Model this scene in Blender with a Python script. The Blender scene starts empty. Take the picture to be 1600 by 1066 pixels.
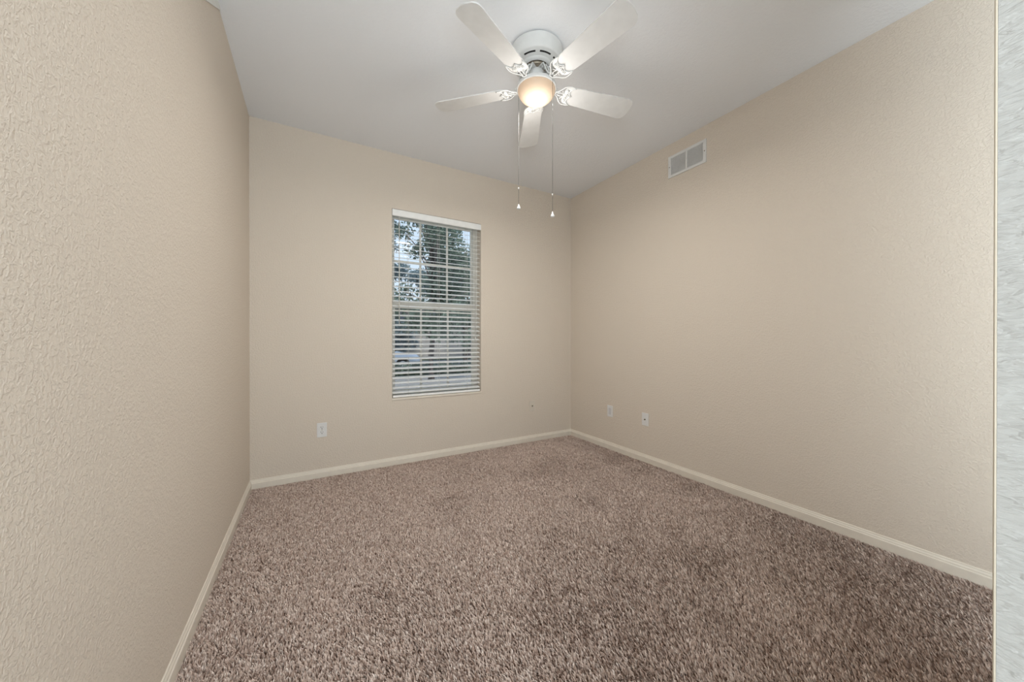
import bpy, bmesh, math, random
import numpy as np
from mathutils import Vector, Matrix

S = bpy.context.scene
COL = S.collection
PI = math.pi

# ------------------------------------------------------------------ camera
CAMH, YAW, PITCH, FPX = 1.1024, 29.83, -0.139, 546.0
cd = bpy.data.cameras.new('camera')
cd.sensor_width = 36.0
cd.lens = 36.0 * FPX / 1600.0
cd.clip_start = 0.01
cd.clip_end = 300
cam = bpy.data.objects.new('camera', cd)
COL.objects.link(cam)
cam.location = (0, 0, CAMH)
cam.rotation_euler = (math.radians(90 + PITCH), 0, -math.radians(YAW))
S.camera = cam

# ------------------------------------------------------------------ view
S.view_settings.view_transform = 'Standard'
S.view_settings.look = 'None'
S.view_settings.gamma = 1
S.view_settings.use_curve_mapping = False
S.view_settings.exposure = 0.0

# ------------------------------------------------------------------ sky
SKY = 1.15
w = bpy.data.worlds.new('sky')
S.world = w
w.use_nodes = True
nt = w.node_tree
nt.nodes.clear()
out = nt.nodes.new('ShaderNodeOutputWorld')
bg = nt.nodes.new('ShaderNodeBackground')
geo = nt.nodes.new('ShaderNodeTexCoord')
sep = nt.nodes.new('ShaderNodeSeparateXYZ')
ramp = nt.nodes.new('ShaderNodeValToRGB')
ramp.color_ramp.elements[0].position = 0.0
ramp.color_ramp.elements[0].color = (0.80, 0.90, 1.0, 1)
ramp.color_ramp.elements[1].position = 0.9
ramp.color_ramp.elements[1].color = (0.45, 0.66, 1.0, 1)
nt.links.new(geo.outputs['Generated'], sep.inputs[0])
nt.links.new(sep.outputs['Z'], ramp.inputs[0])
nt.links.new(ramp.outputs[0], bg.inputs[0])
bg.inputs[1].default_value = SKY
nt.links.new(bg.outputs[0], out.inputs[0])


def area(name, loc, target, sx, sy, power, color):
    l = bpy.data.lights.new(name, 'AREA')
    l.shape = 'RECTANGLE'
    l.size, l.size_y = sx, sy
    l.energy = power
    l.color = color
    o = bpy.data.objects.new(name, l)
    COL.objects.link(o)
    o.location = loc
    d = Vector(target) - Vector(loc)
    o.rotation_euler = d.to_track_quat('-Z', 'Z').to_euler()
    return o


# hazy sun from behind the house, lighting the garden the window looks on
sl = bpy.data.lights.new('sun', 'SUN')
sl.energy = 2.8
sl.angle = math.radians(6)
sl.color = (1.0, 0.97, 0.93)
so = bpy.data.objects.new('sun', sl)
COL.objects.link(so)
so.rotation_euler = Vector((0.35, 1.0, -0.95)).to_track_quat('-Z', 'Y').to_euler()
# fill light added in the unseen hall behind the camera, which has no glazing
area('hall_fill', (-0.60, -1.75, 0.95), (-0.3, 1.0, 4.3), 3.2, 1.7, 226, (0.83, 0.93, 1.0))
LAMP = 17.5      # watts leaving the fan's lamp


# ------------------------------------------------------------------ sizes
XL, XR, YB, H = -0.3944, 2.6036, 3.1702, 2.74
STUB = 1.28                   # wall from the doorway to an unseen gap added to admit fill light
XJ, YJ = 0.50, 0.054          # right jamb of the doorway the camera stands in
WX0, WX1, WZ0, WZ1 = 0.610, 1.462, 0.578, 2.256   # window opening
WT = 0.15                     # wall thickness


# ------------------------------------------------------------------ helpers
def link(name, me, mat=None, parent=None, smooth=False):
    o = bpy.data.objects.new(name, me)
    COL.objects.link(o)
    if mat:
        me.materials.append(mat)
    if parent:
        o.parent = parent
    if smooth:
        me.polygons.foreach_set('use_smooth', [True] * len(me.polygons))
    return o


def obj(name, bm, mat=None, parent=None, smooth=False, recalc=True):
    if recalc:
        bmesh.ops.recalc_face_normals(bm, faces=bm.faces)
    me = bpy.data.meshes.new(name)
    bm.to_mesh(me)
    bm.free()
    return link(name, me, mat, parent, smooth)


def struct(o):
    o['kind'] = 'structure'
    return o


def tag(o, label, cat, group=None, kind=None):
    o['label'] = label
    o['category'] = cat
    if group:
        o['group'] = group
    if kind:
        o['kind'] = kind
    return o


def thing(name, label, cat, loc, rz=0, group=None):
    o = bpy.data.objects.new(name, None)
    COL.objects.link(o)
    o.empty_display_size = 0.05
    o.location = loc
    o.rotation_euler = (0, 0, rz)
    return tag(o, label, cat, group)


def box(bm, x0, x1, y0, y1, z0, z1, bev=0):
    g = bmesh.ops.create_cube(bm, size=1)
    vs = g['verts']
    M = Matrix.Translation(((x0 + x1) / 2, (y0 + y1) / 2, (z0 + z1) / 2)) @ Matrix.Diagonal((abs(x1 - x0), abs(y1 - y0), abs(z1 - z0), 1))
    bmesh.ops.transform(bm, matrix=M, verts=vs)
    if bev:
        es = {e for v in vs for e in v.link_edges}
        bmesh.ops.bevel(bm, geom=list(es), offset=bev, segments=2, affect='EDGES', profile=0.6)
    return vs


def lathe(bm, prof, seg=48, c=(0, 0)):
    rings = []
    for r, z in prof:
        if r < 1e-6:
            rings.append([bm.verts.new((c[0], c[1], z))])
        else:
            rings.append([bm.verts.new((c[0] + r * math.cos(2 * PI * k / seg), c[1] + r * math.sin(2 * PI * k / seg), z)) for k in range(seg)])
    for a, b in zip(rings[:-1], rings[1:]):
        for k in range(seg):
            k2 = (k + 1) % seg
            if len(a) == 1 and len(b) == 1:
                continue
            if len(a) == 1:
                bm.faces.new((a[0], b[k], b[k2]))
            elif len(b) == 1:
                bm.faces.new((a[k], a[k2], b[0]))
            else:
                bm.faces.new((a[k], a[k2], b[k2], b[k]))


def tube(bm, pts, rad, seg=8, cap=True):
    """round bar through pts; rad a number or one radius per point"""
    pts = [Vector(p) for p in pts]
    n = len(pts)
    rs = rad if isinstance(rad, (list, tuple)) else [rad] * n
    rings = []
    up = Vector((0, 0, 1))
    for i, p in enumerate(pts):
        t = (pts[min(i + 1, n - 1)] - pts[max(i - 1, 0)]).normalized()
        a = t.cross(up)
        if a.length < 1e-3:
            a = t.cross(Vector((1, 0, 0)))
        a.normalize()
        b = t.cross(a).normalized()
        rings.append([bm.verts.new(p + rs[i] * (math.cos(2 * PI * k / seg) * a + math.sin(2 * PI * k / seg) * b)) for k in range(seg)])
    for A, B in zip(rings[:-1], rings[1:]):
        for k in range(seg):
            bm.faces.new((A[k], A[(k + 1) % seg], B[(k + 1) % seg], B[k]))
    if cap:
        bm.faces.new(rings[0])
        bm.faces.new(rings[-1][::-1])


def prism(bm, outline, z0, z1):
    """outline (x,y) extruded between z0 and z1"""
    a = [bm.verts.new((x, y, z0)) for x, y in outline]
    b = [bm.verts.new((x, y, z1)) for x, y in outline]
    n = len(a)
    bm.faces.new(a[::-1])
    bm.faces.new(b)
    for k in range(n):
        bm.faces.new((a[k], a[(k + 1) % n], b[(k + 1) % n], b[k]))
    return a + b


def sweep_profile(bm, prof, p0, p1, inward, miter0=0, miter1=0):
    """prof: (depth, z) polygon; runs p0->p1 (xy), depth measured along inward"""
    p0, p1, inward = Vector(p0), Vector(p1), Vector(inward)
    t = (p1 - p0).normalized()
    A, B = [], []
    for d, z in prof:
        a = p0 + inward * d + t * (d * miter0)
        b = p1 + inward * d - t * (d * miter1)
        A.append(bm.verts.new((a.x, a.y, z)))
        B.append(bm.verts.new((b.x, b.y, z)))
    n = len(prof)
    for k in range(n):
        bm.faces.new((A[k], A[(k + 1) % n], B[(k + 1) % n], B[k]))
    bm.faces.new(A[::-1])
    bm.faces.new(B)


# ------------------------------------------------------------------ materials
def lin(c):
    return tuple(((v / 255) / 12.92 if v / 255 <= 0.04045 else ((v / 255 + 0.055) / 1.055) ** 2.4) for v in c)


def new_mat(name):
    m = bpy.data.materials.new(name)
    m.use_nodes = True
    return m, m.node_tree, m.node_tree.nodes['Principled BSDF']


def plain(name, rgb, rough=0.5, metal=0.0, spec=0.5, mottle=0.03, scale=20):
    m, t, b = new_mat(name)
    c = lin(rgb)
    tc = t.nodes.new('ShaderNodeTexCoord')
    n = t.nodes.new('ShaderNodeTexNoise')
    n.inputs['Scale'].default_value = scale
    n.inputs['Detail'].default_value = 3
    t.links.new(tc.outputs['Object'], n.inputs['Vector'])
    r = t.nodes.new('ShaderNodeValToRGB')
    r.color_ramp.elements[0].position = 0.3
    r.color_ramp.elements[1].position = 0.7
    r.color_ramp.elements[0].color = tuple(v * (1 - mottle) for v in c) + (1,)
    r.color_ramp.elements[1].color = tuple(min(1, v * (1 + mottle)) for v in c) + (1,)
    t.links.new(n.outputs['Fac'], r.inputs[0])
    t.links.new(r.outputs[0], b.inputs['Base Color'])
    b.inputs['Roughness'].default_value = rough
    b.inputs['Metallic'].default_value = metal
    b.inputs['Specular IOR Level'].default_value = spec
    return m


def paint(name, rgb, rough, scale, strength, dist=0.003, spec=0.35):
    """rolled paint over orange-peel / knock-down drywall"""
    m, t, b = new_mat(name)
    c = lin(rgb)
    b.inputs['Base Color'].default_value = c + (1,)
    b.inputs['Roughness'].default_value = rough
    b.inputs['Specular IOR Level'].default_value = spec
    tc = t.nodes.new('ShaderNodeTexCoord')
    n = t.nodes.new('ShaderNodeTexNoise')
    n.inputs['Scale'].default_value = scale
    n.inputs['Detail'].default_value = 4
    n.inputs['Roughness'].default_value = 0.55
    n.inputs['Distortion'].default_value = 0.6
    t.links.new(tc.outputs['Object'], n.inputs['Vector'])
    r = t.nodes.new('ShaderNodeValToRGB')
    r.color_ramp.elements[0].position = 0.42
    r.color_ramp.elements[1].position = 0.62
    t.links.new(n.outputs['Fac'], r.inputs[0])
    n2 = t.nodes.new('ShaderNodeTexNoise')
    n2.inputs['Scale'].default_value = scale * 2.7
    n2.inputs['Detail'].default_value = 2
    t.links.new(tc.outputs['Object'], n2.inputs['Vector'])
    mx = t.nodes.new('ShaderNodeMath')
    mx.operation = 'MULTIPLY_ADD'
    mx.inputs[1].default_value = 0.35
    t.links.new(n2.outputs['Fac'], mx.inputs[0])
    t.links.new(r.outputs[0], mx.inputs[2])
    bp = t.nodes.new('ShaderNodeBump')
    bp.inputs['Strength'].default_value = strength
    bp.inputs['Distance'].default_value = dist
    t.links.new(mx.outputs[0], bp.inputs['Height'])
    t.links.new(bp.outputs[0], b.inputs['Normal'])
    return m


CREAM = (226, 214, 199)
M_wall = paint('cream_wall_paint', CREAM, 0.7, 100, 0.62, 0.0021)
M_ceil = paint('white_ceiling_paint', (243, 244, 246), 0.85, 60, 0.3, 0.0018)
M_white_wall = paint('white_hall_paint', (222, 221, 217), 0.7, 110, 0.5, 0.0025)
M_jamb = paint('shaded_jamb_paint', (160, 157, 152), 0.75, 150, 0.42, 0.0025)  # white paint, shade put into its colour as an even grey
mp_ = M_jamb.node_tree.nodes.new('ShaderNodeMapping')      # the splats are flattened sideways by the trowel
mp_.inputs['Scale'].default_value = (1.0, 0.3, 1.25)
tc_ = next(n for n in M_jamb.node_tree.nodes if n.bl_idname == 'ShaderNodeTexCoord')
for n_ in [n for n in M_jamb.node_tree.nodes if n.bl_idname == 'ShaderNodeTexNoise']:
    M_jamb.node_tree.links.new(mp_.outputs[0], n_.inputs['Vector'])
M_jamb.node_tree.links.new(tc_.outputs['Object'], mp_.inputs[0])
M_bead = plain('cream_corner_bead', (190, 178, 160), 0.7, spec=0.2)
M_trim = plain('semigloss_cream_trim', (232, 223, 209), 0.4)
M_white_trim = plain('white_trim_paint', (232, 232, 228), 0.5)
M_vinyl = plain('white_vinyl', (228, 226, 218), 0.35)
M_slat = plain('white_faux_wood', (246, 246, 244), 0.35)
M_cord = plain('white_cord', (214, 211, 204), 0.8)
M_fan = plain('white_enamel', (226, 226, 224), 0.55)
M_blade = plain('white_blade_foil', (232, 231, 229), 0.45)
M_chain = plain('nickel_chain', (62, 60, 57), 0.6, 0.0, 0.2)
M_steel = plain('bare_steel', (150, 140, 125), 0.4, 0.8)
M_dark = plain('dark_gap', (28, 26, 24), 0.8)
M_plate = plain('white_plate_plastic', (232, 231, 229), 0.3)
M_plate_painted = plain('painted_over_plate', (224, 214, 200), 0.6)
M_register = plain('white_register_enamel', (230, 229, 226), 0.4)

# frosted lit glass of the fan's lamp
M_globe, t, b = new_mat('frosted_lit_glass')
b.inputs['Base Color'].default_value = lin((190, 172, 152)) + (1,)
b.inputs['Roughness'].default_value = 0.5
b.inputs['Emission Color'].default_value = (1, 0.66, 0.42, 1)
b.inputs['Emission Strength'].default_value = 0.32
b.inputs['Subsurface Weight'].default_value = 0.0
# the bulb glows through the glass: a hot spot fixed at the lowest point of the bowl
tc = t.nodes.new('ShaderNodeTexCoord')
vd = t.nodes.new('ShaderNodeVectorMath')
vd.operation = 'DISTANCE'
vd.inputs[1].default_value = (0.0, 0.0, -0.06)
t.links.new(tc.outputs['Object'], vd.inputs[0])
r = t.nodes.new('ShaderNodeValToRGB')
r.color_ramp.elements[0].position = 0.008
r.color_ramp.elements[0].color = (1.0, 0.86, 0.62, 1)
r.color_ramp.elements[1].position = 0.085
r.color_ramp.elements[1].color = (0.42, 0.27, 0.17, 1)
e2 = r.color_ramp.elements.new(0.045)
e2.color = (0.50, 0.335, 0.215, 1)
t.links.new(vd.outputs['Value'], r.inputs[0])
t.links.new(r.outputs[0], b.inputs['Emission Color'])
b.inputs['Emission Strength'].default_value = 0.62

# window glass
M_glass, t, b = new_mat('window_glass')
t.nodes.remove(b)
tr = t.nodes.new('ShaderNodeBsdfTransparent')
tr.inputs[0].default_value = (0.93, 0.95, 0.95, 1)
gl = t.nodes.new('ShaderNodeBsdfGlossy')
gl.inputs['Roughness'].default_value = 0.02
fr = t.nodes.new('ShaderNodeFresnel')
fr.inputs[0].default_value = 1.35
mx = t.nodes.new('ShaderNodeMixShader')
t.links.new(fr.outputs[0], mx.inputs[0])
t.links.new(tr.outputs[0], mx.inputs[1])
t.links.new(gl.outputs[0], mx.inputs[2])
t.links.new(mx.outputs[0], t.nodes['Material Output'].inputs['Surface'])

# carpet: base cloth and the pile
M_tile = plain('pale_hall_tile', (236, 234, 230), 0.4)
M_backing = plain('carpet_backing', (96, 76, 64), 0.95, spec=0.1, mottle=0.25, scale=220)
M_pile, t, b = new_mat('brown_frieze_pile')
at = t.nodes.new('ShaderNodeAttribute')
at.attribute_name = 'yarn'
r = t.nodes.new('ShaderNodeValToRGB')
els = r.color_ramp.elements
els[0].position, els[0].color = 0.0, lin((140, 113, 99)) + (1,)
els[1].position, els[1].color = 1.0, lin((250, 236, 226)) + (1,)
e = els.new(0.35)
e.color = lin((196, 172, 158)) + (1,)
e = els.new(0.7)
e.color = lin((226, 206, 194)) + (1,)
t.links.new(at.outputs['Fac'], r.inputs[0])
t.links.new(r.outputs[0], b.inputs['Base Color'])
b.inputs['Roughness'].default_value = 0.85
b.inputs['Specular IOR Level'].default_value = 0.15
b.inputs['Sheen Weight'].default_value = 0.15


# ------------------------------------------------------------------ room shell
def slab(name, x0, x1, y0, y1, z0, z1, mat):
    bm = bmesh.new()
    box(bm, x0, x1, y0, y1, z0, z1)
    return struct(obj(name, bm, mat))


slab('floor_hall', -2.5, XR + WT, -2.07, YJ - 0.12, -0.12, 0.004, M_tile)
slab('floor', XL - WT, XR + WT, YJ - 0.12, YB + WT, -0.12, 0.0, M_backing)
slab('ceiling', -2.5, XR + WT, -2.07, YB + WT, H, H + 0.12, M_ceil)
slab('wall_left', XL - WT, XL, YJ - 0.12, YB + WT, 0, H, M_wall)
slab('wall_right', XR, XR + WT, YJ, YB + WT, 0, H, M_wall)

# back wall: one mesh with the window opening
bm = bmesh.new()
xs = [XL, WX0, WX1, XR]
zs = [0, WZ0, WZ1, H]
G = {}
for j, y in enumerate((YB, YB + WT)):
    for a in range(4):
        for c in range(4):
            G[j, a, c] = bm.verts.new((xs[a], y, zs[c]))
    for a in range(3):
        for c in range(3):
            if (a, c) == (1, 1):
                continue
            bm.faces.new((G[j, a, c], G[j, a + 1, c], G[j, a + 1, c + 1], G[j, a, c + 1]))
for (a, c), (a2, c2) in (((1, 1), (2, 1)), ((2, 1), (2, 2)), ((2, 2), (1, 2)), ((1, 2), (1, 1))):
    bm.faces.new((G[0, a, c], G[0, a2, c2], G[1, a2, c2], G[1, a, c]))
ring = [(0, 0), (1, 0), (2, 0), (3, 0), (3, 1), (3, 2), (3, 3), (2, 3), (1, 3), (0, 3), (0, 2), (0, 1)]
for k in range(12):
    a, c = ring[k]
    a2, c2 = ring[(k + 1) % 12]
    bm.faces.new((G[0, a, c], G[0, a2, c2], G[1, a2, c2], G[1, a, c]))
struct(obj('wall_back', bm, M_wall))

# front wall with the doorway the camera stands in; the jamb end is white greyed for shade, the room side cream
bm = bmesh.new()
box(bm, XJ + 0.0014, XJ + STUB, YJ - 0.002, YJ, 0, H)
struct(obj('wall_front', bm, M_wall))
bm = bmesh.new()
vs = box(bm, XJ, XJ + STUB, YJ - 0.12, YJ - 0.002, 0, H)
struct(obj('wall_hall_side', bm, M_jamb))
bm = bmesh.new()                                                     # rounded cream corner bead of the jamb
tube(bm, [(XJ + 0.0012, YJ - 0.0012, 0), (XJ + 0.0012, YJ - 0.0012, H)], 0.0012, 12)
struct(obj('trim_3', bm, M_bead, smooth=True))
# hall
slab('wall_hall_left', -2.35 - WT, -2.35, -1.95, YJ - 0.12, 0, H, M_white_wall)
slab('wall_hall_right', XR, XR + WT, -1.95, YJ, 0, H, M_white_wall)
slab('wall_hall_front', -2.35 - WT, XL, YJ - 0.24, YJ - 0.12, 0, H, M_white_wall)
slab('wall_hall_end', -2.35 - WT, XR + WT, -2.07, -1.95, 0, H, M_white_wall)

# small white sloped panel high on the left wall
bm = bmesh.new()
tri = [(2.229, H - 0.0005), (1.62, 2.338), (1.62, H - 0.0005)]
A = [bm.verts.new((XL, y, z)) for y, z in tri]
B = [bm.verts.new((XL + 0.006, y, z)) for y, z in tri]
bm.faces.new(A)
bm.faces.new(B)
for k in range(3):
    bm.faces.new((A[k], A[(k + 1) % 3], B[(k + 1) % 3], B[k]))
struct(obj('trim_1', bm, M_white_trim))

# baseboards
BP = [(0, 0), (0.0125, 0), (0.0125, 0.050), (0.0115, 0.053), (0.0088, 0.0555), (0.0088, 0.0600), (0.0078, 0.0625),
      (0.0050, 0.0675), (0.0042, 0.0735), (0.0022, 0.0755), (0, 0.0755)]
bm = bmesh.new()
sweep_profile(bm, BP, (XL, YB), (XR, YB), (0, -1), 1, 1)
struct(obj('baseboard_back', bm, M_trim))
bm = bmesh.new()
sweep_profile(bm, BP, (XL, YJ), (XL, YB), (1, 0), 0, 1)
struct(obj('baseboard_left', bm, M_trim))
bm = bmesh.new()
sweep_profile(bm, BP, (XR, YB), (XR, YJ), (-1, 0), 1, 0)
struct(obj('baseboard_right', bm, M_trim))

# ------------------------------------------------------------------ carpet pile
rng = np.random.default_rng(7)


def vnoise(x, y, s, seed):
    """smooth value noise on a grid of cell s"""
    r = np.random.default_rng(seed).random((256, 256))
    u, v = x / s + 50.3, y / s + 50.7
    iu, iv = np.floor(u).astype(int), np.floor(v).astype(int)
    fu, fv = u - iu, v - iv
    fu, fv = fu * fu * (3 - 2 * fu), fv * fv * (3 - 2 * fv)
    g = lambda a, b: r[a % 256, b % 256]
    return (g(iu, iv) * (1 - fu) + g(iu + 1, iv) * fu) * (1 - fv) + (g(iu, iv + 1) * (1 - fu) + g(iu + 1, iv + 1) * fu) * fv


STEP = 0.0052
gx = np.arange(XL + 0.015, XR - 0.014, STEP)
gy = np.arange(0.06, YB - 0.014, STEP)
X, Y = np.meshgrid(gx, gy)
X, Y = X.ravel(), Y.ravel()
N = len(X)
X = X + rng.normal(0, 0.0016, N)
Y = Y + rng.normal(0, 0.0016, N)
X = np.clip(X, XL + 0.0135, XR - 0.0135)
Y = np.clip(Y, 0.055, YB - 0.0135)
lay = 2 * PI * (0.22 * vnoise(X, Y, 0.45, 1) + 0.16 * vnoise(X, Y, 0.14, 2)) + 0.9      # the way the pile lies
th = lay + rng.normal(0, 0.9, N)
lean = 0.006 + 0.002 * vnoise(X, Y, 0.22, 3) + rng.random(N) * 0.003
hh = 0.010 + 0.004 * rng.random(N) + 0.002 * vnoise(X, Y, 0.03, 4)
edge = np.minimum(np.minimum(X - (XL + .0125), (XR - .0125) - X), (YB - .0125) - Y)
wd = 0.0019 + 0.0008 * rng.random(N)
dx, dy = np.cos(th), np.sin(th)
# leaning tufts must stay clear of the boards
for _ in range(1):
    tipx, tipy = X + dx * lean, Y + dy * lean
    badx = (tipx > XR - .014) | (tipx < XL + .014)
    bady = (tipy > YB - .014)
    dx = np.where(badx, -dx, dx)
    dy = np.where(bady, -dy, dy)
fa = rng.random(N) * 2 * PI
sx_, sy_ = np.cos(fa) * wd, np.sin(fa) * wd
P = np.zeros((N, 5, 3), np.float32)
P[:, 0] = np.c_[X - sx_, Y - sy_, np.zeros(N)]
P[:, 1] = np.c_[X + sx_, Y + sy_, np.zeros(N)]
mxx, myy = X + dx * lean * 0.35, Y + dy * lean * 0.35
P[:, 2] = np.c_[mxx + sx_ * 1.1, myy + sy_ * 1.1, hh * 0.62]
P[:, 3] = np.c_[mxx - sx_ * 1.1, myy - sy_ * 1.1, hh * 0.62]
P[:, 4] = np.c_[X + dx * lean, Y + dy * lean, hh]
me = bpy.data.meshes.new('carpet_pile')
me.vertices.add(N * 5)
me.vertices.foreach_set('co', P.ravel())
base = (np.arange(N) * 5)[:, None]
loops = np.concatenate([base + np.array([[0, 1, 2, 3]]), base + np.array([[3, 2, 4]])], axis=1).ravel()
me.loops.add(N * 7)
me.loops.foreach_set('vertex_index', loops.astype(np.int32))
me.polygons.add(N * 2)
st = (np.arange(N) * 7)[:, None] + np.array([[0, 4]])
me.polygons.foreach_set('loop_start', st.ravel().astype(np.int32))
me.update(calc_edges=True)
yarn = np.clip(0.52 + rng.normal(0, 0.23, N) + 0.30 * (vnoise(X, Y, 0.012, 5) - 0.5), 0, 1)
a = me.attributes.new('yarn', 'FLOAT', 'POINT')
a.data.foreach_set('value', np.repeat(yarn, 5).astype(np.float32))
pile = link('carpet', me, M_pile)
tag(pile, 'brown and grey flecked wall-to-wall carpet pile on the floor', 'carpet', kind='stuff')

# ------------------------------------------------------------------ window unit
wf = thing('window_1', '', '', (0, 0, 0))
del wf['label'], wf['category']
wf['kind'] = 'structure'
FY0, FY1 = YB + 0.088, YB + 0.14
GX0, GX1 = 0.640, 1.412
bm = bmesh.new()
box(bm, WX0, GX0, FY0, FY1, WZ0, WZ1)
box(bm, GX1, WX1, FY0, FY1, WZ0, WZ1)
box(bm, GX0, GX1, FY0, FY1, WZ1 - 0.04, WZ1)
box(bm, GX0, GX1, FY0, FY1, WZ0, WZ0 + 0.045)
obj('window_frame', bm, M_vinyl, wf)
MZ0, MZ1 = 1.388, 1.452
ux0, ux1, uz0, uz1 = GX0, GX1, MZ1, WZ1 - 0.04
mxs = [0.891, 1.153]


def sash(y0, y1, z0, z1, rail_lo, rail_hi):
    s = bmesh.new()
    box(s, GX0, GX0 + 0.012, y0, y1, z0, z1)
    box(s, GX1 - 0.012, GX1, y0, y1, z0, z1)
    box(s, GX0 + 0.012, GX1 - 0.012, y0, y1, z0, z0 + rail_lo)
    box(s, GX0 + 0.012, GX1 - 0.012, y0, y1, z1 - rail_hi, z1)
    return s


s1 = obj('upper_sash', sash(FY0 + 0.026, FY0 + 0.046, 1.40, uz1, 0.045, 0.012), M_vinyl, wf)
s2 = obj('lower_sash', sash(FY0 + 0.004, FY0 + 0.024, WZ0 + 0.045, MZ1, 0.03, 0.06), M_vinyl, wf)


def muntins(y, z0, z1, par):
    s = bmesh.new()
    for mx_ in mxs:
        box(s, mx_ - 0.009, mx_ + 0.009, y - 0.004, y + 0.004, z0, z1)
    zm = (z0 + z1) / 2
    box(s, GX0 + 0.012, GX1 - 0.012, y - 0.003, y + 0.003, zm - 0.009, zm + 0.009)
    obj('muntins', s, M_vinyl, par)


muntins(FY0 + 0.036, 1.445, uz1 - 0.012, s1)
muntins(FY0 + 0.014, WZ0 + 0.075, MZ0 + 0.004, s2)
for y, z0, z1, par in ((FY0 + 0.0415, 1.445, uz1 - 0.012, s1), (FY0 + 0.0195, WZ0 + 0.075, MZ0 + 0.004, s2)):
    s = bmesh.new()
    box(s, GX0 + 0.012, GX1 - 0.012, y, y + 0.003, z0, z1)
    obj('glass_pane', s, M_glass, par)
bm = bmesh.new()
box(bm, 0.995, 1.055, FY0 - 0.010, FY0 + 0.006, MZ1 - 0.004, MZ1 + 0.010, 0.003)
obj('sash_lock', bm, M_vinyl, wf)
bm = bmesh.new()
box(bm, WX0 - 0.003, WX1 + 0.003, YB - 0.007, YB + 0.09, WZ0 - 0.002, WZ0 + 0.014, 0.003)
obj('window_sill', bm, M_trim, wf)

# ------------------------------------------------------------------ blind
bl = thing('window_blind', 'white two-inch slatted window blind hanging open in the window', 'blind', (1.036, YB + 0.03, WZ1 - 0.003))
INV = Matrix.Translation(bl.location).inverted()


def bobj(name, bm, mat, par, smooth=False):
    bmesh.ops.transform(bm, matrix=INV, verts=bm.verts)
    return obj(name, bm, mat, par, smooth)


SLY = YB + 0.034
bm = bmesh.new()
vs = [(-0.002, 0.0), (-0.006, 0.006), (-0.006, 0.050), (-0.002, 0.058), (0.006, 0.058), (0.006, 0.0)]
A = [bm.verts.new((WX0 + 0.002, YB + d, WZ1 - 0.004 - z)) for d, z in vs]
B = [bm.verts.new((WX1 - 0.002, YB + d, WZ1 - 0.004 - z)) for d, z in vs]
for k in range(6):
    bm.faces.new((A[k], A[(k + 1) % 6], B[(k + 1) % 6], B[k]))
bm.faces.new(A)
bm.faces.new(B)
bobj('valance', bm, M_slat, bl)
bm = bmesh.new()
box(bm, WX0 + 0.006, WX1 - 0.006, YB + 0.008, YB + 0.062, WZ1 - 0.047, WZ1 - 0.004)
bobj('head_rail', bm, M_vinyl, bl)
TILT = math.radians(18.5)
bm = bmesh.new()
PITCHZ = 0.0432
ztop, zbot = WZ1 - 0.078, WZ0 + 0.062
ns = int(round((ztop - zbot) / PITCHZ))
for k in range(ns + 1):
    z = ztop - k * (ztop - zbot) / ns
    prof = []
    for q in range(5):
        u = -0.025 + 0.0125 * q
        cr = 0.0008 * (1 - (u / 0.025) ** 2)
        prof.append((u, 0.0010 + cr))
    prof2 = [(u, v - 0.0020) for u, v in prof[::-1]]
    full = prof + prof2
    ring_a, ring_b = [], []
    for u, v in full:
        yy = SLY + u * math.cos(TILT) - v * math.sin(TILT)
        zz = z + u * math.sin(TILT) + v * math.cos(TILT)
        ring_a.append(bm.verts.new((WX0 + 0.008, yy, zz)))
        ring_b.append(bm.verts.new((WX1 - 0.008, yy, zz)))
    m_ = len(full)
    for q in range(m_):
        bm.faces.new((ring_a[q], ring_a[(q + 1) % m_], ring_b[(q + 1) % m_], ring_b[q]))
    bm.faces.new(ring_a)
    bm.faces.new(ring_b)
bobj('slats', bm, M_slat, bl)
bm = bmesh.new()
box(bm, WX0 + 0.008, WX1 - 0.008, SLY - 0.026, SLY + 0.026, WZ0 + 0.018, WZ0 + 0.036, 0.003)
bobj('bottom_rail', bm, M_slat, bl)
for lx in (0.755, 1.036, 1.318):
    bm = bmesh.new()
    for dy in (-0.0262, 0.0262):
        tube(bm, [(lx, SLY + dy, WZ0 + 0.03), (lx, SLY + dy, WZ1 - 0.047)], 0.0011, 6)
    for k in range(ns + 1):
        z = ztop - k * (ztop - zbot) / ns - 0.004
        tube(bm, [(lx, SLY - 0.0262 * math.cos(TILT), z - 0.0262 * math.sin(TILT)), (lx, SLY + 0.0262 * math.cos(TILT), z + 0.0262 * math.sin(TILT))], 0.0007, 4)
    bobj('ladder_cord', bm, M_cord, bl)
bm = bmesh.new()
tube(bm, [(0.672, YB + 0.0015, WZ1 - 0.075), (0.672, YB + 0.0015, 1.24)], 0.0035, 8)
tube(bm, [(0.672, YB + 0.0015, WZ1 - 0.079), (0.672, YB + 0.004, WZ1 - 0.050)], 0.0015, 6)
bobj('tilt_wand', bm, M_vinyl, bl, True)
bm = bmesh.new()
for dx_ in (-0.003, 0.003):
    tube(bm, [(1.402 + dx_, YB + 0.0015, WZ1 - 0.052), (1.402 + dx_ * 0.3, YB + 0.0015, 1.13)], 0.0012, 6)
lift = bobj('lift_cord', bm, M_cord, bl)
bm = bmesh.new()
lathe(bm, [(0, 1.137), (0.003, 1.135), (0.0055, 1.115), (0.007, 1.102), (0.005, 1.098), (0, 1.098)], 12, (1.402, YB + 0.0015))
bobj('cord_tassel', bm, M_vinyl, lift, True)

# ------------------------------------------------------------------ ceiling fan
FX, FYc = 1.1105, 1.657
fan = thing('ceiling_fan', 'white five-blade flush-mount ceiling fan with lit frosted globe', 'ceiling fan', (FX, FYc, H))
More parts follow.
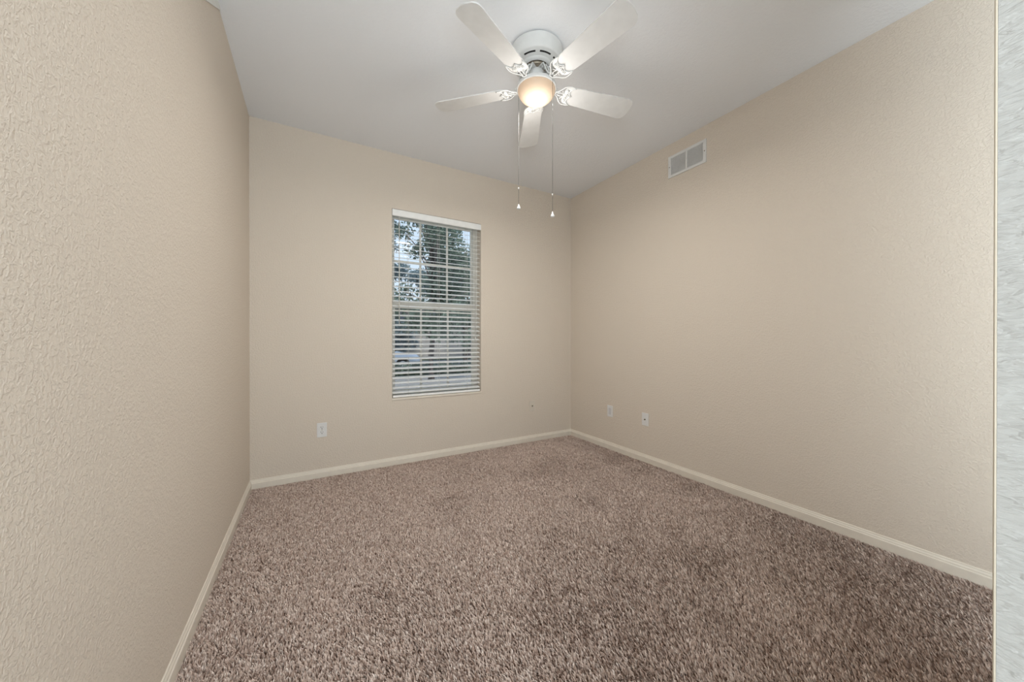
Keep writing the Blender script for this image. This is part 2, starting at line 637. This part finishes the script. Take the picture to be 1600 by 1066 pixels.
# all z below are relative to the ceiling
bm = bmesh.new()
lathe(bm, [(0, -0.0005), (0.140, -0.0005), (0.140, -0.004), (0.147, -0.005), (0.149, -0.010), (0.147, -0.016), (0.1455, -0.045), (0.140, -0.066), (0.134, -0.0755),
           (0.131, -0.0775), (0.126, -0.0785), (0.110, -0.0865), (0.098, -0.0905), (0.092, -0.0915), (0.090, -0.0965), (0.080, -0.1005),
           (0.072, -0.1015), (0.0705, -0.098), (0.0705, -0.088), (0, -0.088)], 72)
hs = obj('motor_housing', bm, M_fan, fan, True)
md = hs.modifiers.new('edge', 'EDGE_SPLIT')
md.split_angle = math.radians(50)
# cooling slots around the bowl
for k in range(8):
    a0 = math.radians(k * 45 + 20.5)
    bm = bmesh.new()
    pr = []
    nseg = 10
    for q in range(nseg + 1):
        aa = a0 + math.radians(33) * (q / nseg)
        pr.append((aa, 0.1115))
    inner, outer, i2, o2 = [], [], [], []
    for aa, _ in pr:
        for lst, rr_, zz in ((inner, 0.1095, -0.0873), (outer, 0.1165, -0.0838)):
            lst.append(bm.verts.new((rr_ * math.cos(aa), rr_ * math.sin(aa), zz)))
        for lst, rr_, zz in ((i2, 0.1095, -0.080), (o2, 0.1165, -0.080)):
            lst.append(bm.verts.new((rr_ * math.cos(aa), rr_ * math.sin(aa), zz)))
    for q in range(nseg):
        bm.faces.new((inner[q], inner[q + 1], outer[q + 1], outer[q]))
        bm.faces.new((i2[q], i2[q + 1], o2[q + 1], o2[q]))
        bm.faces.new((inner[q], inner[q + 1], i2[q + 1], i2[q]))
        bm.faces.new((outer[q], outer[q + 1], o2[q + 1], o2[q]))
    bm.faces.new((inner[0], outer[0], o2[0], i2[0]))
    bm.faces.new((inner[-1], outer[-1], o2[-1], i2[-1]))
    obj('cooling_slot', bm, M_dark, hs)
# rotor disc and switch housing
bm = bmesh.new()
lathe(bm, [(0, -0.089), (0.062, -0.089), (0.066, -0.092), (0.066, -0.108), (0.062, -0.112), (0.040, -0.114), (0, -0.114)], 48)
obj('rotor', bm, M_steel, fan, True)
bm = bmesh.new()
lathe(bm, [(0, -0.114), (0.040, -0.114), (0.043, -0.118), (0.043, -0.150), (0.040, -0.156), (0.036, -0.160), (0.036, -0.166), (0, -0.166)], 48)
obj('switch_housing', bm, M_fan, fan, True)
bm = bmesh.new()
lathe(bm, [(0, -0.166), (0.034, -0.166), (0.050, -0.172), (0.078, -0.180), (0.098, -0.188), (0.109, -0.196), (0.1125, -0.204), (0.1125, -0.215), (0.1105, -0.2185),
           (0.104, -0.2185), (0.104, -0.206), (0, -0.200)], 72)
obj('lamp_fitter', bm, M_fan, fan, True)
bm = bmesh.new()
prof = [(0.1035, -0.010 + 0.012)]
prof = [(0, 0.002), (0.1035, 0.002), (0.106, -0.002)]
for q in range(1, 15):
    a_ = q / 14 * PI / 2
    prof.append((0.106 * math.cos(a_) ** 1.08 if q < 14 else 0.0, -0.002 - 0.072 * math.sin(a_)))
lathe(bm, prof, 72)
gl = obj('glass_globe', bm, M_globe, fan, True)
gl.location = (0, 0, -0.217)
# blades and their irons
BZ = -0.205
BR0, BR1 = 0.166, 0.619


def blade_outline():
    o = []
    w0, w1 = 0.054, 0.0705
    # root corners, then the long edges, then the round-cornered tip
    for a_, (cx_, cy_, r_) in ((0, (BR0 + 0.028, -w0 + 0.028, 0.028)),):
        for q in range(7):
            t_ = PI + q / 6 * PI / 2
            o.append((cx_ + r_ * math.cos(t_), cy_ + r_ * math.sin(t_)))
    for q in range(1, 6):
        f_ = q / 6
        o.append((BR0 + 0.03 + f_ * (BR1 - 0.03 - BR0 - 0.04), -(w0 + (w1 - w0) * f_)))
    r_ = 0.040
    for q in range(9):
        t_ = -PI / 2 + q / 8 * PI / 2 * 0.86
        o.append((BR1 - 0.006 - r_ + r_ * math.cos(t_), -w1 + r_ + r_ * math.sin(t_)))
    o.append((BR1 - 0.0005, -0.012))
    m_ = [(x, -y) for x, y in o[::-1]]
    return o + m_


def iron_outline():
    """scalloped leaf plate that carries the blade root"""
    o = [(0.118, -0.010), (0.132, -0.016), (0.146, -0.030), (0.158, -0.046), (0.172, -0.0565), (0.192, -0.0595), (0.214, -0.0585), (0.226, -0.054),
         (0.214, -0.049), (0.202, -0.040), (0.196, -0.027), (0.200, -0.014), (0.210, -0.006), (0.216, 0.0)]
    return o + [(x, -y) for x, y in o[-2::-1]]


BT = math.radians(-12)
bo = blade_outline()
proto_b = bmesh.new()
vs = prism(proto_b, bo, 0.0, 0.0055)
bmesh.ops.bevel(proto_b, geom=[e for e in proto_b.edges if abs(e.verts[0].co.z - e.verts[1].co.z) < 1e-6], offset=0.0015, segments=2, affect='EDGES')
mb = bpy.data.meshes.new('blade')
bmesh.ops.recalc_face_normals(proto_b, faces=proto_b.faces)
proto_b.to_mesh(mb)
mb.materials.append(M_blade)

ib = bmesh.new()
# rim scrolls of the iron
io = iron_outline()
zi = -0.0035
tube(ib, [(x, y, zi) for x, y in io] + [(io[0][0], io[0][1], zi)], 0.0028, 6, False)
for s_ in (-1, 1):      # inner scrolls
    pts = []
    for q in range(15):
        t_ = q / 14
        a_ = s_ * (PI * 0.95 * t_ * 1.6)
        rr_ = 0.021 * (1 - 0.55 * t_)
        pts.append((0.177 + rr_ * math.cos(a_ + PI), s_ * 0.026 + rr_ * math.sin(a_ + PI), zi))
    tube(ib, pts, 0.0022, 6)
    tube(ib, [(0.128, s_ * 0.006, zi), (0.150, s_ * 0.010, zi), (0.175, s_ * 0.006, zi), (0.195, s_ * 0.004, zi), (0.212, 0, zi)], 0.0022, 6)
prism(ib, [(0.170, -0.034), (0.192, -0.036), (0.192, 0.036), (0.170, 0.034)], zi - 0.0005, zi + 0.0022)
mi = bpy.data.meshes.new('iron_plate')
bmesh.ops.recalc_face_normals(ib, faces=ib.faces)
ib.to_mesh(mi)
mi.materials.append(M_fan)
mi.polygons.foreach_set('use_smooth', [True] * len(mi.polygons))

sb = bmesh.new()
lathe(sb, [(0, -0.0085), (0.003, -0.0082), (0.0048, -0.0065), (0.0048, -0.0045), (0, -0.0045)], 12)
ms = bpy.data.meshes.new('screw')
bmesh.ops.recalc_face_normals(sb, faces=sb.faces)
sb.to_mesh(ms)
ms.materials.append(M_fan)

for k in range(5):
    daz, drad = ((0, 0.006), (-1.2, -0.012), (0.4, 0.0), (-1.5, 0.004), (0, -0.012))[k]      # the blades are not hung perfectly evenly
    ang = math.radians(134.0 + 72 * k + daz)
    iron_bm = bmesh.new()
    # bent double arm from the rotor down to the leaf plate (untilted space)
    for s_ in (-1, 1):
        tube(iron_bm, [(0.045, s_ * 0.014, -0.1165), (0.068, s_ * 0.018, -0.117), (0.082, s_ * 0.024, -0.124), (0.092, s_ * 0.024, -0.145), (0.100, s_ * 0.018, -0.172), (0.112, s_ * 0.012, -0.190), (0.127, s_ * 0.010, -0.1945)],
             [0.005, 0.005, 0.0045, 0.0042, 0.0042, 0.0045, 0.0045], 8)
    tube(iron_bm, [(0.050, 0, -0.1165), (0.080, 0, -0.119), (0.094, 0, -0.150), (0.106, 0, -0.180), (0.130, 0, -0.1955)], 0.0035, 8)
    prism(iron_bm, [(0.036, -0.020), (0.072, -0.023), (0.072, 0.023), (0.036, 0.020)], -0.118, -0.1135)
    arm = obj('blade_iron', iron_bm, M_fan, fan, True)
    arm.rotation_euler = (0, 0, ang)
    pl = bpy.data.objects.new('leaf_plate', mi)
    COL.objects.link(pl)
    pl.parent = arm
    pl.location = (0, 0, BZ)
    pl.rotation_euler = (BT, 0, 0)
    for sxy in ((0.182, -0.030), (0.182, 0.030), (0.205, 0.0)):
        sc = bpy.data.objects.new('screw', ms)
        COL.objects.link(sc)
        sc.parent = arm
        sc.location = Matrix.Rotation(BT, 3, 'X') @ Vector((sxy[0], sxy[1], 0)) + Vector((0, 0, BZ))
        sc.rotation_euler = (BT, 0, 0)
    bd = bpy.data.objects.new('blade', mb)
    COL.objects.link(bd)
    bd.parent = fan
    bd.location = (drad * math.cos(ang), drad * math.sin(ang), BZ)
    bd.rotation_euler = (Matrix.Rotation(ang, 3, 'Z') @ Matrix.Rotation(BT, 3, 'X')).to_euler()

# pull chains
fr_ = Vector((math.sin(math.radians(YAW)), math.cos(math.radians(YAW)), 0))
rt_ = Vector((math.cos(math.radians(YAW)), -math.sin(math.radians(YAW)), 0))
for lat, dep, zend, ctop in ((-0.100, 0.062, 1.874, -0.150), (0.082, -0.084, 1.776, -0.150)):
    c = rt_ * lat + fr_ * dep
    u = c.normalized()
    bm = bmesh.new()
    ze = zend - H
    tube(bm, [(u.x * 0.041, u.y * 0.041, ctop + 0.012), (u.x * 0.075, u.y * 0.075, ctop - 0.004), (c.x * 0.98, c.y * 0.98, ctop - 0.034), (c.x, c.y, ctop - 0.055)], 0.0013, 6)
    prof = []
    z = ctop - 0.050
    while z > ze + 0.020:
        prof += [(0.0005, z), (0.0011, z - 0.0012), (0.0011, z - 0.0026), (0.0005, z - 0.0038)]
        z -= 0.0044
    lathe(bm, prof, 6, (c.x, c.y))
    ch = obj('pull_chain', bm, M_chain, fan)
    bm = bmesh.new()
    zc = ze + 0.125
    lathe(bm, [(0, zc), (0.0022, zc - 0.001), (0.0026, zc - 0.006), (0.0022, zc - 0.011), (0, zc - 0.012)], 10, (c.x, c.y))
    obj('chain_coupling', bm, M_fan, ch, True)
    bm = bmesh.new()
    lathe(bm, [(0, ze + 0.027), (0.0025, ze + 0.026), (0.0035, ze + 0.021), (0.0065, ze + 0.012), (0.0105, ze + 0.003), (0.0108, ze), (0.008, ze - 0.003), (0, ze - 0.003)], 20, (c.x, c.y))
    obj('pendant', bm, M_plate, ch, True)

# the bulb's light leaving the underside of the frosted globe
l = bpy.data.lights.new('fan_bulb', 'AREA')
l.shape = 'DISK'
l.size = 0.16
l.energy = LAMP
l.color = (1.0, 0.97, 0.92)
o = bpy.data.objects.new('fan_bulb', l)
COL.objects.link(o)
o.location = (FX, FYc, H - 0.297)
l = bpy.data.lights.new('fan_bulb_glow', 'POINT')
l.energy = LAMP * 0.30
l.color = (1.0, 0.97, 0.92)
l.shadow_soft_size = 0.13
o = bpy.data.objects.new('fan_bulb_glow', l)
COL.objects.link(o)
o.location = (FX, FYc, H - 0.36)

# ------------------------------------------------------------------ return-air register high on the right wall
ry0, ry1, rz0, rz1 = 1.570, 1.8937, 2.456, 2.634
reg = thing('air_register', 'white two-panel louvred air register high on the right wall', 'vent', (XR, (ry0 + ry1) / 2, (rz0 + rz1) / 2))
cy_, cz_ = (ry0 + ry1) / 2, (rz0 + rz1) / 2
hw, hh_ = (ry1 - ry0) / 2, (rz1 - rz0) / 2
bm = bmesh.new()
fl = 0.024
for a0, a1, c0, c1 in ((-hw, -hw + fl, -hh_, hh_), (hw - fl, hw, -hh_, hh_), (-hw + fl, hw - fl, -hh_, -hh_ + fl * .8), (-hw + fl, hw - fl, hh_ - fl * .8, hh_), (-0.007, 0.007, -hh_ + fl * .8, hh_ - fl * .8)):
    box(bm, -0.0075, 0.0, a0, a1, c0, c1)
obj('register_frame', bm, M_register, reg)
bm = bmesh.new()
nl = 15
for side in (-1, 1):
    y_a, y_b = (0.007, hw - fl) if side > 0 else (-hw + fl, -0.007)
    for k in range(nl):
        z = -hh_ + fl * .8 + 0.003 + k * (2 * hh_ - 1.6 * fl - 0.004) / nl
        # sloped louvre blade
        v = [bm.verts.new(p) for p in ((-0.0060, y_a, z), (-0.0060, y_b, z), (-0.0005, y_b, z + 0.0062), (-0.0005, y_a, z + 0.0062),
                                       (-0.0068, y_a, z + 0.0012), (-0.0068, y_b, z + 0.0012), (-0.0013, y_b, z + 0.0074), (-0.0013, y_a, z + 0.0074))]
        for f in ((0, 1, 2, 3), (4, 5, 6, 7), (0, 1, 5, 4), (3, 2, 6, 7), (0, 3, 7, 4), (1, 2, 6, 5)):
            bm.faces.new([v[i] for i in f])
obj('louvres', bm, M_register, reg)
bm = bmesh.new()
box(bm, -0.0006, 0, -hw + fl, hw - fl, -hh_ + fl * .8, hh_ - fl * .8)
obj('duct_opening', bm, plain('register_filter', (222, 222, 222), 0.8), reg)
for s_ in (-1, 1):
    bm = bmesh.new()
    box(bm, -0.009, -0.0075, s_ * (hw - fl / 2) - 0.004, s_ * (hw - fl / 2) + 0.004, -0.004, 0.004, 0.001)
    obj('screw', bm, M_steel, reg)


# ------------------------------------------------------------------ wall plates
def plate(name, label, cat, loc, rz, mat, kind):
    """built facing -y in its own space"""
    t_ = thing(name, label, cat, loc, rz)
    s = bmesh.new()
    box(s, -0.035, 0.035, -0.0055, 0, -0.0565, 0.0565, 0.0018)
    obj('cover_plate', s, mat, t_)
    if kind == 'duplex':
        for zc in (-0.0195, 0.0195):
            s = bmesh.new()
            prof_ = []
            for q in range(24):
                a_ = 2 * PI * q / 24
                prof_.append((0.0172 * math.cos(a_), max(-0.0135, min(0.0135, 0.0172 * math.sin(a_)))))
            A = [s.verts.new((x, -0.0075, zc + z)) for x, z in prof_]
            B = [s.verts.new((x, -0.0050, zc + z)) for x, z in prof_]
            s.faces.new(A)
            s.faces.new(B)
            for q in range(24):
                s.faces.new((A[q], A[(q + 1) % 24], B[(q + 1) % 24], B[q]))
            rc = obj('receptacle', s, mat, t_)
            s = bmesh.new()
            box(s, -0.0080, -0.0052, -0.0078, -0.0074, zc - 0.001, zc + 0.009)
            box(s, 0.0052, 0.0074, -0.0078, -0.0074, zc, zc + 0.008)
            box(s, -0.003, 0.003, -0.0078, -0.0074, zc - 0.0105, zc - 0.0055)
            obj('slots', s, M_dark, rc)
        s = bmesh.new()
        box(s, -0.0028, 0.0028, -0.0068, -0.0055, -0.0028, 0.0028, 0.0005)
        obj('screw', s, M_steel, t_)
    elif kind == 'coax':
        s = bmesh.new()
        lathe(s, [(0, 0.0), (0.0062, 0.0), (0.0062, 0.004), (0.0045, 0.0045), (0.0045, 0.011), (0.0028, 0.011), (0.0028, 0.006), (0, 0.006)], 12)
        bmesh.ops.rotate(s, cent=(0, 0, 0), matrix=Matrix.Rotation(PI / 2, 3, 'X'), verts=s.verts)
        bmesh.ops.translate(s, vec=(0, -0.005, 0), verts=s.verts)
        obj('cable_connector', s, plain('dull_brass', (110, 98, 74), 0.4, 0.7), t_)
        for zc in (-0.042, 0.042):
            s = bmesh.new()
            box(s, -0.0025, 0.0025, -0.0066, -0.0055, zc - 0.0025, zc + 0.0025, 0.0004)
            obj('screw', s, mat, t_)
    else:
        s = bmesh.new()
        box(s, -0.0165, 0.0165, -0.0072, -0.005, -0.0335, 0.0335, 0.0008)
        obj('insert', s, plain('grey_white_insert', (214, 212, 212), 0.35), t_)
        for zc in (-0.048, 0.048):
            s = bmesh.new()
            box(s, -0.0025, 0.0025, -0.0066, -0.0055, zc - 0.0025, zc + 0.0025, 0.0004)
            obj('screw', s, mat, t_)
    return t_


plate('power_outlet', 'white duplex power outlet on the back wall, left of the window', 'outlet', (0.0705, YB, 0.387), 0, M_plate, 'duplex')
plate('cable_plate', 'beige cable plate blending into the back wall, right of the window near the corner', 'wall plate', (2.067, YB, 0.392), 0, M_plate_painted, 'coax')
plate('jack_plate', 'white wall plate with flat insert on the right wall, nearest the far corner', 'wall plate', (XR, 2.555, 0.390), -PI / 2, M_plate, 'insert')
plate('cable_plate', 'white cable plate with dark centre connector on the right wall, the one nearer the camera', 'wall plate', (XR, 2.128, 0.390), -PI / 2, M_plate, 'coax')

# ------------------------------------------------------------------ outdoors
GZ = -0.25


def ground(name, x0, x1, y0, y1, z, mat):
    s = bmesh.new()
    box(s, x0, x1, y0, y1, z - 0.1, z)
    return struct(obj(name, s, mat))


M_grass = plain('lawn_grass', (84, 92, 74), 0.95, spec=0.1, mottle=0.35, scale=6)
M_conc = plain('driveway_concrete', (158, 152, 146), 0.9, spec=0.2, mottle=0.08, scale=3)
M_road = plain('asphalt', (120, 119, 124), 0.9, spec=0.2, mottle=0.1, scale=3)
ground('lawn', -30, 50, YB + WT + 0.01, 90, GZ, M_grass)
ground('driveway', 0.4, 7.5, 5.0, 12.6, GZ + 0.03, M_conc)
ground('road', -30, 50, 16.0, 22.5, GZ + 0.02, M_road)

M_bark = plain('bark', (116, 108, 104), 0.95, spec=0.1, mottle=0.35, scale=9)


def leaf_mat(name, rgb):
    """thin leaves: half the light goes through"""
    m, t, b = new_mat(name)
    t.nodes.remove(b)
    tc = t.nodes.new('ShaderNodeTexCoord')
    n = t.nodes.new('ShaderNodeTexNoise')
    n.inputs['Scale'].default_value = 2.5
    t.links.new(tc.outputs['Object'], n.inputs['Vector'])
    r = t.nodes.new('ShaderNodeValToRGB')
    c = lin(rgb)
    r.color_ramp.elements[0].position, r.color_ramp.elements[1].position = 0.3, 0.7
    r.color_ramp.elements[0].color = tuple(v * 0.6 for v in c) + (1,)
    r.color_ramp.elements[1].color = tuple(min(1, v * 1.4) for v in c) + (1,)
    t.links.new(n.outputs['Fac'], r.inputs[0])
    d = t.nodes.new('ShaderNodeBsdfDiffuse')
    l = t.nodes.new('ShaderNodeBsdfTranslucent')
    x = t.nodes.new('ShaderNodeMixShader')
    x.inputs[0].default_value = 0.45
    t.links.new(r.outputs[0], d.inputs[0])
    t.links.new(r.outputs[0], l.inputs[0])
    t.links.new(d.outputs[0], x.inputs[1])
    t.links.new(l.outputs[0], x.inputs[2])
    t.links.new(x.outputs[0], t.nodes['Material Output'].inputs['Surface'])
    return m


LEAF = [leaf_mat('leaf_dark', (124, 136, 122)), leaf_mat('leaf_mid', (140, 152, 138)), leaf_mat('leaf_blue', (134, 148, 150))]


def leaf_mesh(rnd, blobs, n, size):
    """leaves scattered through ellipsoid clumps"""
    vol = np.array([b[3] * b[4] * b[5] for b in blobs])
    pick = rnd.choice(len(blobs), n, p=vol / vol.sum())
    B_ = np.array(blobs)[pick]
    d = rnd.normal(0, 1, (n, 3))
    d /= np.linalg.norm(d, axis=1)[:, None]
    rad = rnd.random(n) ** 0.45
    c = B_[:, :3] + d * rad[:, None] * B_[:, 3:6]
    u = rnd.normal(0, 1, (n, 3))
    u /= np.linalg.norm(u, axis=1)[:, None]
    v = np.cross(u, rnd.normal(0, 1, (n, 3)))
    v /= np.linalg.norm(v, axis=1)[:, None]
    s = size * (0.6 + 0.8 * rnd.random(n))[:, None]
    P_ = np.stack([c - u * s, c + v * s * 0.45, c + u * s, c - v * s * 0.45], axis=1).astype(np.float32)
    m_ = bpy.data.meshes.new('foliage')
    m_.vertices.add(n * 4)
    m_.vertices.foreach_set('co', P_.ravel())
    m_.loops.add(n * 4)
    m_.loops.foreach_set('vertex_index', np.arange(n * 4, dtype=np.int32))
    m_.polygons.add(n)
    m_.polygons.foreach_set('loop_start', (np.arange(n) * 4).astype(np.int32))
    m_.update(calc_edges=True)
    return m_


def tree(label, x, y, h, spread, trunk_r, n, size, mat, seed, crown0=0.3, clumps=16, name='leafy_tree'):
    rnd = np.random.default_rng(seed)
    t_ = thing(name, label, 'tree', (x, y, GZ), 0, 'trees outside the window')
    s = bmesh.new()
    pts = [(0, 0, -0.1)]
    for q in range(1, 7):
        pts.append((rnd.normal(0, 0.05) * q * .5, rnd.normal(0, 0.05) * q * .5, h * 0.8 * q / 6))
    tube(s, pts, [trunk_r * (1.25 if q == 0 else 1 - 0.13 * q) for q in range(7)], 10)
    tr_ = obj('trunk', s, M_bark, t_, True)
    blobs = []
    s = bmesh.new()
    for k in range(clumps):
        a_ = rnd.random() * 2 * PI
        rr_ = spread * math.sqrt(rnd.random()) * 0.85
        zz = h * (crown0 + (1 - crown0) * rnd.random() * 0.95)
        cx_, cy2 = rr_ * math.cos(a_), rr_ * math.sin(a_)
        sz = spread * (0.22 + 0.2 * rnd.random())
        blobs.append((cx_, cy2, zz, sz, sz, sz * 0.65))
        b0 = min(zz * 0.75, h * 0.75)
        tube(s, [(0, 0, b0), (cx_ * 0.5, cy2 * 0.5, (b0 + zz) / 2 + 0.1), (cx_, cy2, zz)], [trunk_r * 0.35, trunk_r * 0.22, trunk_r * 0.08], 6)
    obj('branches', s, M_bark, t_, True)
    m_ = leaf_mesh(rnd, blobs, n, size)
    link('foliage', m_, mat, t_)
    return t_


tree('leafy tree nearest the house, filling the upper left of the window', 3.45, 11.4, 6.4, 1.9, 0.11, 9500, 0.07, LEAF[0], 11, 0.22, 30)
tree('tree beyond the driveway, filling the right half of the window', 7.0, 17.2, 6.5, 2.2, 0.13, 10000, 0.09, LEAF[1], 13, 0.16, 34)
tree('large tree across the road, low at the left of the window', 4.2, 36.5, 9.5, 3.2, 0.25, 9000, 0.17, LEAF[0], 14, 0.15, 24)
tree('rounded tree across the road seen behind the middle of the window', 12.6, 37.0, 10.6, 3.5, 0.25, 10000, 0.17, LEAF[2], 15, 0.12, 26)

tree('tree beside the parked car, at the left edge of the window', 2.9, 20.2, 7.6, 2.2, 0.15, 9000, 0.11, LEAF[2], 17, 0.12, 28)

# hedge along the far side of the drive
rnd = np.random.default_rng(31)
hg = thing('hedge', 'low dark green hedge along the far edge of the driveway outside', 'hedge', (5.2, 13.25, GZ))
m_ = leaf_mesh(rnd, [(x, 0, 0.24, 0.5, 0.3, 0.26) for x in np.arange(-3.2, 4.0, 0.6)], 9000, 0.05)
link('foliage', m_, LEAF[0], hg)
s = bmesh.new()
for x in np.arange(-3.2, 4.0, 0.6):
    tube(s, [(x, 0, -0.05), (x + 0.05, 0.03, 0.3), (x, 0, 0.4)], [0.02, 0.015, 0.01], 6)
st_ = obj('stems', s, M_bark, hg)
st_['kind'] = 'stuff'

# house across the road
hx, hy = 11.0, 24.6
ho = thing('neighbour_house', 'single-storey house with grey walls and dark hipped roof across the road', 'house', (hx, hy, GZ))
M_hwall = plain('house_stucco', (96, 90, 88), 0.9)
M_roof = plain('shingle_roof', (88, 84, 86), 0.9, mottle=0.15, scale=5)
s = bmesh.new()
box(s, -7, 7, 0, 7, 0, 2.75)
obj('walls', s, M_hwall, ho)
s = bmesh.new()
vv = [s.verts.new(p) for p in ((-7.5, -0.5, 2.7), (7.5, -0.5, 2.7), (7.5, 7.5, 2.7), (-7.5, 7.5, 2.7), (-4, 3.5, 4.5), (4, 3.5, 4.5))]
for f in ((0, 1, 5, 4), (1, 2, 5), (2, 3, 4, 5), (3, 0, 4), (0, 1, 2, 3)):
    s.faces.new([vv[i] for i in f])
obj('roof', s, M_roof, ho)
s = bmesh.new()
box(s, -6.0, -1.2, -0.04, 0.0, 0.0, 2.2)
for k in range(1, 4):
    box(s, -6.0, -1.2, -0.05, -0.04, 0.55 * k - 0.01, 0.55 * k + 0.01)
obj('garage_door', s, M_conc, ho)
for x0_, x1_ in ((1.4, 3.0), (4.2, 5.8)):
    s = bmesh.new()
    for a0, a1, c0, c1 in ((x0_, x0_ + .07, 0.9, 2.1), (x1_ - .07, x1_, 0.9, 2.1), (x0_ + .07, x1_ - .07, 0.9, 0.97), (x0_ + .07, x1_ - .07, 2.03, 2.1), ((x0_ + x1_) / 2 - .03, (x0_ + x1_) / 2 + .03, .97, 2.03)):
        box(s, a0, a1, -0.05, 0.0, c0, c1)
    wn = obj('house_window', s, M_white_trim, ho)
    s = bmesh.new()
    box(s, x0_ + .07, x1_ - .07, -0.02, 0.0, .97, 2.03)
    obj('pane', s, plain('dark_pane', (50, 54, 60), 0.1), wn)

# parked car on the left
car = thing('car', 'pale silver car parked outside, low at the left of the window', 'car', (1.7, 15.1, GZ), math.radians(4))
M_car = plain('silver_car_paint', (214, 220, 232), 0.25, 0.1, mottle=0.0)
M_tyre = plain('tyre_rubber', (26, 26, 27), 0.9)
M_cglass = plain('tinted_car_glass', (40, 46, 52), 0.08)


def loft(sections):
    """sections: (x, [(y,z)...]) rings of equal length"""
    s_ = bmesh.new()
    rings = [[s_.verts.new((x, y, z)) for y, z in r_] for x, r_ in sections]
    n_ = len(rings[0])
    for A_, B_ in zip(rings[:-1], rings[1:]):
        for q in range(n_):
            s_.faces.new((A_[q], A_[(q + 1) % n_], B_[(q + 1) % n_], B_[q]))
    s_.faces.new(rings[0])
    s_.faces.new(rings[-1])
    return s_


def body_ring(wb, z0, z1, rr_=0.12):
    return [(-wb + rr_, z0), (wb - rr_, z0), (wb, z0 + rr_), (wb, z1 - rr_ * .8), (wb - rr_ * .8, z1), (-wb + rr_ * .8, z1), (-wb, z1 - rr_ * .8), (-wb, z0 + rr_)]


s = loft([(-2.2, body_ring(0.72, 0.38, 0.72)), (-2.05, body_ring(0.84, 0.28, 0.86)), (-1.4, body_ring(0.89, 0.22, 0.92)), (0, body_ring(0.90, 0.2, 0.92)), (1.2, body_ring(0.89, 0.22, 0.90)), (2.0, body_ring(0.83, 0.26, 0.78)), (2.25, body_ring(0.68, 0.36, 0.62))])
cb = obj('car_body', s, M_car, car, True)


def cab_ring(w0, w1, z1):
    return [(-w0, 0.90), (w0, 0.90), (w1, z1 - 0.04), (w1 - 0.08, z1), (-w1 + 0.08, z1), (-w1, z1 - 0.04)]


s = loft([(-1.55, cab_ring(0.80, 0.78, 0.95)), (-0.85, cab_ring(0.84, 0.66, 1.40)), (0.25, cab_ring(0.84, 0.66, 1.43)), (1.15, cab_ring(0.80, 0.76, 0.95))])
obj('cabin_glass', s, M_cglass, car)
s = loft([(-0.95, [(-0.68, 1.385), (0.68, 1.385), (0.64, 1.42), (-0.64, 1.42)]), (-0.3, [(-0.69, 1.40), (0.69, 1.40), (0.62, 1.455), (-0.62, 1.455)]), (0.35, [(-0.68, 1.395), (0.68, 1.395), (0.62, 1.435), (-0.62, 1.435)])])
obj('car_roof', s, M_car, car)
for wx in (-1.35, 1.4):
    for wy in (-0.80, 0.80):
        s = bmesh.new()
        lathe(s, [(0, -0.1), (0.2, -0.1), (0.3, -0.09), (0.325, -0.06), (0.325, 0.06), (0.3, 0.09), (0.2, 0.1), (0, 0.1)], 28)
        bmesh.ops.rotate(s, cent=(0, 0, 0), matrix=Matrix.Rotation(PI / 2, 3, 'X'), verts=s.verts)
        bmesh.ops.translate(s, vec=(wx, wy, 0.325), verts=s.verts)
        wh = obj('wheel', s, M_tyre, car)
        s = bmesh.new()
        lathe(s, [(0, -0.11), (0.17, -0.105), (0.19, -0.1), (0.19, 0.1), (0.17, 0.105), (0, 0.11)], 20)
        bmesh.ops.rotate(s, cent=(0, 0, 0), matrix=Matrix.Rotation(PI / 2, 3, 'X'), verts=s.verts)
        bmesh.ops.translate(s, vec=(wx, wy, 0.325), verts=s.verts)
        obj('wheel_rim', s, M_register, wh)
